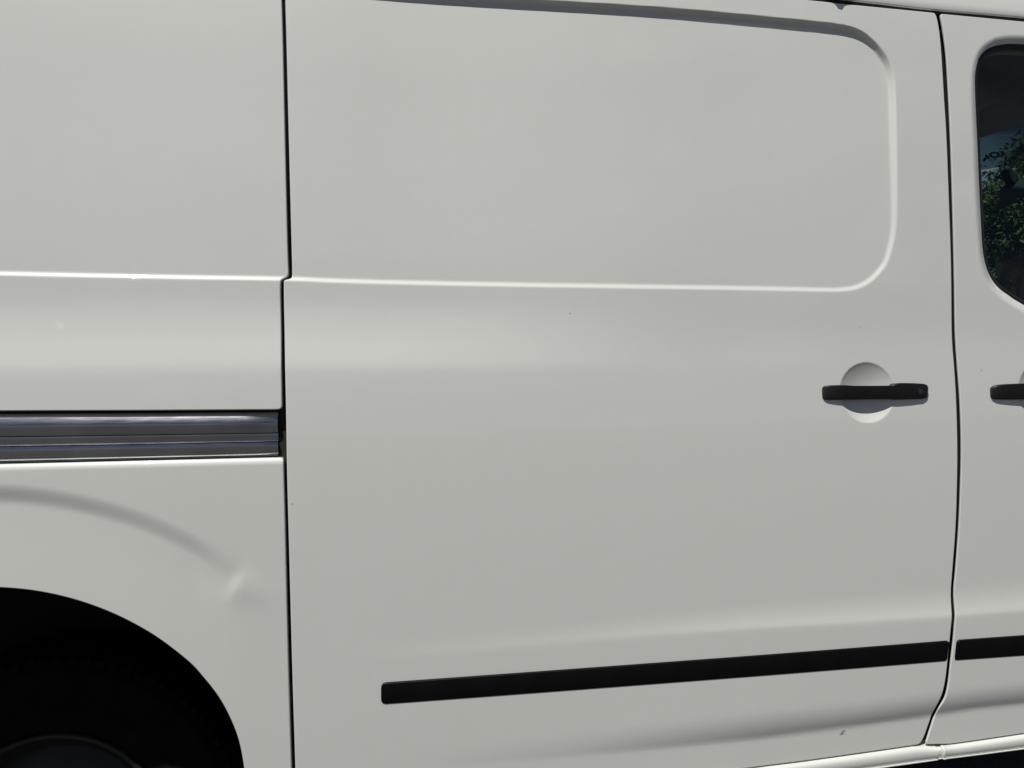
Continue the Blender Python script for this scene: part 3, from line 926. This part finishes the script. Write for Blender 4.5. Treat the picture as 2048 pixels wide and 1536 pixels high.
# unseen foot over the gutter, added and shaped to cast the shadow below
ax, az = CURVES['gutter_shadow'][0]
bx, bz = ax - 0.012, az + 0.036
bd = float(base_depth(np.array([bx]), np.array([bz]))[0])
foot_outline = [(-0.032, 0.004), (-0.018, -0.002), (-0.012, -0.006), (-0.006, -0.016), (0.003, -0.018), (0.008, -0.008), (0.016, -0.003), (0.034, 0.001), (0.034, 0.045), (-0.032, 0.045)]
foot = prism('shadow_foot', [(bx + a, -(bd + 0.016), bz + b) for a, b in foot_outline], [(bx + a, -(bd + 0.004), bz + max(b, 0.012)) for a, b in foot_outline], RUBBER, van)

# sill under the doors: two pieces with a joint below the front door
def sill_top(x):
    xs_ = np.concatenate([db[:, 0], fb[:, 0]]); zs_ = np.concatenate([db[:, 1], fb[:, 1]])
    o = np.argsort(xs_)
    return float(np.interp(x, xs_[o], zs_[o]))
joint_x = (CURVES['front_bottom'][1][0] * 0.6 + CURVES['front_bottom'][0][0] * 0.4)
def sill_ring(x, grow=0.0):
    zt = sill_top(x); zb = float(line_at('sill_bottom', x))
    b = float(base_depth(np.array([x]), np.array([zt]))[0])
    H = zt - zb
    prof = [(0.020, -0.030), (0.004, -0.020), (-0.0005, -0.011), (-0.0018, -0.006), (-0.0034, -0.001), (-0.0058, 0.003), (-0.27 * H, 0.0055), (-0.40 * H, 0.0066), (-0.60 * H, 0.0066), (-0.80 * H, 0.0052), (-0.92 * H, 0.003), (-0.945 * H, 0.0025), (-0.955 * H, 0.0058), (-1.0 * H, 0.0058), (-1.0 * H, -0.001), (-0.85 * H, -0.03), (-0.6 * H, -0.05)]
    return [(x, -(b + d + grow), zt + w + (grow * 0.5 if i < 6 else 0)) for i, (w, d) in enumerate(prof)]
xs1 = np.concatenate([np.linspace(arch[0, 0] + 0.002, joint_x - 0.020, 60), [joint_x - 0.016, joint_x - 0.013]])
xs1b = [joint_x - 0.013, joint_x - 0.001]
sill_a = edge_smooth(loft('sill', [sill_ring(x) for x in xs1] + [sill_ring(x, -0.003) for x in xs1b], PAINT, van), 60)
xs2 = np.linspace(joint_x + 0.008, XF, 30)
sill_b = edge_smooth(loft('sill', [sill_ring(joint_x, -0.0015), sill_ring(joint_x + 0.0012, 0.0006), sill_ring(joint_x + 0.003, 0.0014), sill_ring(joint_x + 0.0055, 0.0008)] + [sill_ring(x) for x in xs2], PAINT, van), 60)

# underbody, far side and ends
box('underbody', (-0.42, 0.06, 0.50), (2.5, 1.85, 0.56), UNDER, van)
box('underbody', (-2.5, 0.48, 0.50), (-0.422, 1.85, 0.56), UNDER, van)
box('body_side', (-2.5, 1.86, 0.46), (1.25, 1.90, 2.06), PAINT, van)
box('tail_panel', (-2.59, 0.03, 0.46), (-2.555, 1.90, 2.08), PAINT, van)
box('bulkhead', (0.86, 0.05, 0.565), (0.88, 1.85, 2.05), CABIN, van)
wing = [(XF + 0.035, 0.46), (3.05, 0.50), (3.14, 0.62), (3.15, 0.90), (3.06, 1.10), (2.75, 1.24), (2.40, 1.33), (XF + 0.035, 1.36)]
edge_smooth(prism('bonnet', [(a, 0.02, b) for a, b in wing], [(a, 1.86, b) for a, b in wing], PAINT, van), 30)
for ya, yb in ((0.03, 0.10), (1.76, 1.83)):
    prism('windscreen_pillar', [(1.62, ya, 2.16), (1.735, ya, 2.16), (2.50, ya, 1.33), (2.36, ya, 1.33)], [(1.62, yb, 2.16), (1.735, yb, 2.16), (2.50, yb, 1.33), (2.36, yb, 1.33)], PAINT, van)

# wheel arch liner
ar = resample(arch, 0.012, False)
t = np.gradient(ar, axis=0); t /= np.linalg.norm(t, axis=1)[:, None]
ae = np.stack([-t[:, 1], t[:, 0]], 1)
if ((ae * (ar - np.array([ar[:, 0].mean(), 0.4]))).sum() < 0):
    ae = -ae
ad = base_depth(ar[:, 0], ar[:, 1])
rings = []
for i in range(len(ar)):
    ring = []
    for off, y in ((0.001, 0.010), (0.003, 0.020), (0.004, 0.05), (-0.004, 0.066), (-0.006, 0.075), (0.02, 0.09), (0.03, 0.16), (0.03, 0.44), (-0.2, 0.46)):
        p = ar[i] + ae[i] * off
        ring.append((p[0], -ad[i] + y, p[1]))
    rings.append(ring)
loft('wheel_arch_liner', rings, LINER, van, caps=False, closed=False)
box('wheelhouse_wall', (-1.75, 0.44, 0.2), (-0.35, 0.46, 1.1), UNDER, van)

# rear wheel
wx, wz, wr = arch[:, 0].mean() * 0 + (arch[0, 0] + arch[-1, 0]) / 2 + 0.02, 0.385, 0.385
wheel = empty('wheel', (wx, 0.205, wz), van)
def revolve(name, prof, mat, parent, n=96, closed=False):
    rings = []
    for i in range(n + 1):
        a = i * math.tau / n
        rings.append([(r * math.sin(a), y, r * math.cos(a)) for r, y in prof])
    o = loft(name, rings, mat, parent, caps=False, closed=closed)
    return edge_smooth(o, 40)
tyre = revolve('tyre', [(0.215, 0.02), (0.222, 0.008), (0.235, 0.004), (0.262, -0.004), (0.268, -0.006), (0.272, -0.004), (0.31, -0.008), (0.342, -0.002), (0.346, -0.004), (0.352, -0.001), (0.366, 0.008), (0.372, 0.016), (0.374, 0.03), (0.374, 0.21), (0.36, 0.23), (0.30, 0.245), (0.215, 0.22)], TYREM, wheel, 120)
tv, tf = [], []
nb = 84
for i in range(nb):
    for row, (y0, y1, shift) in enumerate(((0.004, 0.060, 0.0), (0.068, 0.108, 0.5), (0.116, 0.156, 0.0), (0.164, 0.222, 0.5))):
        a0 = (i + shift) * math.tau / nb; a1 = a0 + math.tau / nb * 0.68
        b = len(tv)
        for r in (0.370, 0.385):
            for (yy, aa) in ((y0, a0), (y0, a1), (y1, a1), (y1, a0)):
                rr = r - (0.012 if (row == 0 and yy == y0) or (row == 3 and yy == y1) else 0)
                tv.append((rr * math.sin(aa), yy, rr * math.cos(aa)))
        tf += [(b + 4, b + 5, b + 6, b + 7), (b, b + 1, b + 5, b + 4), (b + 1, b + 2, b + 6, b + 5), (b + 2, b + 3, b + 7, b + 6), (b + 3, b, b + 4, b + 7)]
tread = edge_smooth(link('tread', tv, tf, TYREM, wheel), 30)
tread['kind'] = 'stuff'
rim_o = revolve('rim', [(0.222, 0.004), (0.219, 0.0), (0.212, 0.001), (0.207, 0.012), (0.196, 0.03), (0.188, 0.05), (0.172, 0.06), (0.15, 0.05), (0.12, 0.032), (0.098, 0.028), (0.09, 0.035), (0.088, 0.05), (0.06, 0.05), (0.058, 0.0), (0.048, -0.012), (0.0, -0.014)], WHEELM, wheel, 72)
for i in range(8):
    a = i * math.tau / 8
    cx_, cz_ = 0.075 * math.sin(a), 0.075 * math.cos(a)
    ring = lambda r, y: [(cx_ + r * math.sin(k * math.tau / 6), y, cz_ + r * math.cos(k * math.tau / 6)) for k in range(6)]
    edge_smooth(loft('lug_nut', [ring(0.012, 0.055), ring(0.012, 0.03), ring(0.008, 0.024)], STEEL, wheel), 30)

# ------------------------------------------------------------------ cab seen through the side window
hd, bd_ = [np.array(p) for p in CAB['header']], [np.array(p) for p in CAB['band']]
sn = np.array([0.62, 0.0, 0.78]); sn /= np.linalg.norm(sn)
down = np.array([sn[2], 0, -sn[0]])
def extend(a, b, y):
    return b + (b - a) * ((y - b[1]) / (b[1] - a[1]))
hl = [extend(hd[1], hd[0], 1.80)] + hd + [np.array([1.78, 0.09, 2.11])]
ceil_v, ceil_f = [], []
for i, p in enumerate(hl):
    ceil_v += [tuple(p), tuple(p + np.array([-1.6, 0, 0.12])), tuple(p + np.array([-1.6, 0, 0.15])), tuple(p + np.array([0.02, 0, 0.04]))]
    if i:
        a = (i - 1) * 4; b = i * 4
        for k in range(4):
            ceil_f.append((a + k, a + (k + 1) % 4, b + (k + 1) % 4, b + k))
link('headliner', ceil_v, ceil_f, CABIN, van)
wl_, wr_ = bd_[0] + np.array([0.0, 0.85, 0.0]), bd_[-1] + np.array([-0.02, -0.47, 0.016])
screen = link('windscreen', [tuple(wl_), tuple(wr_), tuple(wr_ + down * 0.95), tuple(wl_ + down * 0.95)], [(0, 1, 2, 3)], SCREEN, van, smooth_shade=False)
bv = [tuple(p) for p in hd] + [tuple(p) for p in bd_[::-1]]
link('sun_band', bv, [tuple(range(len(bv)))], BAND, screen, smooth_shade=False)
c, a_, b_ = [np.array(p) for p in CAB['ring']]
u, w = a_ - c, b_ - c
lift = -sn * 0.002
rv, rf = [], []
n = 32
for i in range(n):
    t = i * math.tau / n
    k = u * math.cos(t) + w * math.sin(t)
    rv += [tuple(c + k + lift), tuple(c + k * 0.45 + lift)]
    j = (i + 1) % n
    rf.append((2 * i, 2 * j, 2 * j + 1, 2 * i + 1))
link('window_sticker', rv, rf, STICK, screen, smooth_shade=False)
for k in ('bar_l', 'bar_r'):
    v = [tuple(np.array(p) + lift) for p in CAB[k]]
    link('window_sticker', v, [(0, 1, 2, 3)], STICK, screen, smooth_shade=False)
mir = empty('rear_view_mirror', tuple(np.array(CAB['head'][0])), van)
mo = np.array(CAB['head'][0])
toward = (np.array(CAM_LOC) - mo); toward /= np.linalg.norm(toward)
def slab(name, key, near, thick):
    f = [tuple(np.array(p) - mo - sn * near) for p in CAB[key]]
    b = [tuple(np.array(p) - mo - sn * (near - thick)) for p in CAB[key]]
    return prism(name, f, b, CABIN, mir)
slab('mirror_stalk', 'stalk', 0.03, 0.03)
slab('mirror_housing', 'head', 0.05, 0.045)
lc, le = [np.array(p) for p in CAB['loop']]
R_ = np.linalg.norm(le - lc)
ux = (le - lc) / R_
rings = []
for i in range(25):
    t = i * math.tau / 24
    rad = ux * math.cos(t) + np.array([0, 0, 1.0]) * math.sin(t)
    ctr = lc - mo - sn * 0.03 + rad * R_
    rings.append([tuple(ctr + rad * 0.004 * math.cos(q) + sn * 0.004 * math.sin(q)) for q in [j * math.tau / 6 for j in range(6)]])
loft('mirror_lever', rings, CABIN, mir, caps=False)
c0, c1 = [np.array(p) - mo - sn * 0.04 for p in CAB['cord']]
rings = []
for f in np.linspace(0, 1, 8):
    q = c0 + (c1 - c0) * f
    rr = 0.0065 - 0.002 * f
    rings.append([(q[0] + rr * math.cos(j * math.tau / 8), q[1] + rr * math.sin(j * math.tau / 8), q[2]) for j in range(8)])
loft('hanging_cord', rings, CABIN, mir)

# ------------------------------------------------------------------ trees beyond the van
def tree(name, label, base, height, trunk_r, crown_c, crown_r, n_leaf, leaf, size, n_clump, seed):
    r = np.random.default_rng(seed)
    root = empty(name, (base[0], base[1], 0))
    tag(root, label, 'tree', 'trees beyond the van')
    rings = []
    for k in range(15):
        f = k / 14
        z = f * height
        rr = trunk_r * (1.25 - 0.45 * f) * (1 + 0.06 * math.sin(k * 2.1))
        ox, oy = 0.06 * math.sin(f * 3), 0.05 * math.cos(f * 2.3) - 0.05
        rings.append([(ox + rr * (1 + 0.12 * math.sin(3 * q + k)) * math.cos(q), oy + rr * (1 + 0.12 * math.sin(3 * q + k)) * math.sin(q), z) for q in [j * math.tau / 14 for j in range(14)]])
    loft('trunk', rings, BARK, root)
    # bark plates
    pv, pf = [], []
    for k in range(240):
        q = r.uniform(0, math.tau); z = r.uniform(0.05, height * 0.97); f = z / height
        rr = trunk_r * (1.25 - 0.45 * f) * 1.02
        hw, hh, tk = r.uniform(0.03, 0.06), r.uniform(0.05, 0.14), r.uniform(0.02, 0.06)
        o = np.array([rr * math.cos(q), rr * math.sin(q), z]); nrm = np.array([math.cos(q), math.sin(q), 0.15]); tan = np.array([-math.sin(q), math.cos(q), 0]); up = np.array([0, 0, 1.0])
        b = len(pv)
        pv += [tuple(o - tan * hw - up * hh), tuple(o + tan * hw - up * hh), tuple(o + tan * hw * 0.6 + up * hh + nrm * tk), tuple(o - tan * hw * 0.6 + up * hh + nrm * tk)]
        pf.append((b, b + 1, b + 2, b + 3))
    link('bark_plates', pv, pf, BARK, root, smooth_shade=False)['kind'] = 'stuff'
    cc = np.array(crown_c) - np.array([base[0], base[1], 0])
    cr = np.array(crown_r)
    # limbs
    clumps = []
    while len(clumps) < n_clump:
        d = r.normal(size=3); d /= np.linalg.norm(d)
        clumps.append(cc + d * cr * r.uniform(0.35, 0.9))
    for q in clumps[:10]:
        s = np.array([0, 0, height * 0.92]); mid = (s + q) / 2 + np.array([0, 0, 0.1])
        rings = []
        for f in np.linspace(0, 1, 7):
            p = (1 - f) ** 2 * s + 2 * f * (1 - f) * mid + f * f * q
            rr = trunk_r * 0.35 * (1 - 0.8 * f)
            rings.append([(p[0] + rr * math.cos(j * math.tau / 6), p[1] + rr * math.sin(j * math.tau / 6), p[2]) for j in range(6)])
        loft('limb', rings, BARK, root)
    ci = r.integers(0, n_clump, n_leaf)
    ctr = np.array(clumps)[ci] + r.normal(size=(n_leaf, 3)) * np.minimum(cr * 0.2, 0.34)
    d1 = r.normal(size=(n_leaf, 3)); d1[:, 2] -= 0.3; d1 /= np.linalg.norm(d1, axis=1)[:, None]
    d2 = np.cross(d1, r.normal(size=(n_leaf, 3))); d2 /= np.linalg.norm(d2, axis=1)[:, None]
    s = size * r.uniform(0.6, 1.3, n_leaf)[:, None]
    v = np.stack([ctr - d1 * s, ctr + d2 * s * 0.38, ctr + d1 * s, ctr - d2 * s * 0.38], 1).reshape(-1, 3)
    me_f = [(4 * i, 4 * i + 1, 4 * i + 2, 4 * i + 3) for i in range(n_leaf)]
    o = link('crown', v, me_f, leaf, root, smooth_shade=False)
    return root
tt, tc, fc = CAB['tree_trunk'], CAB['tree_crown'], CAB['far_crown']
tree('broadleaf_tree', 'leafy green tree with rough dark trunk, right of the sky gap in the window', (tt[0], tt[1]), tt[2] + 0.25, 0.2, tc, (0.85, 0.85, 0.95), 42000, LEAF1, 0.05, 150, 3)
tree('broadleaf_tree', 'darker olive tree further off, low at the left edge of the window', (fc[0], fc[1]), 2.4, 0.16, fc, (1.9, 1.9, 1.45), 50000, LEAF2, 0.06, 190, 5)
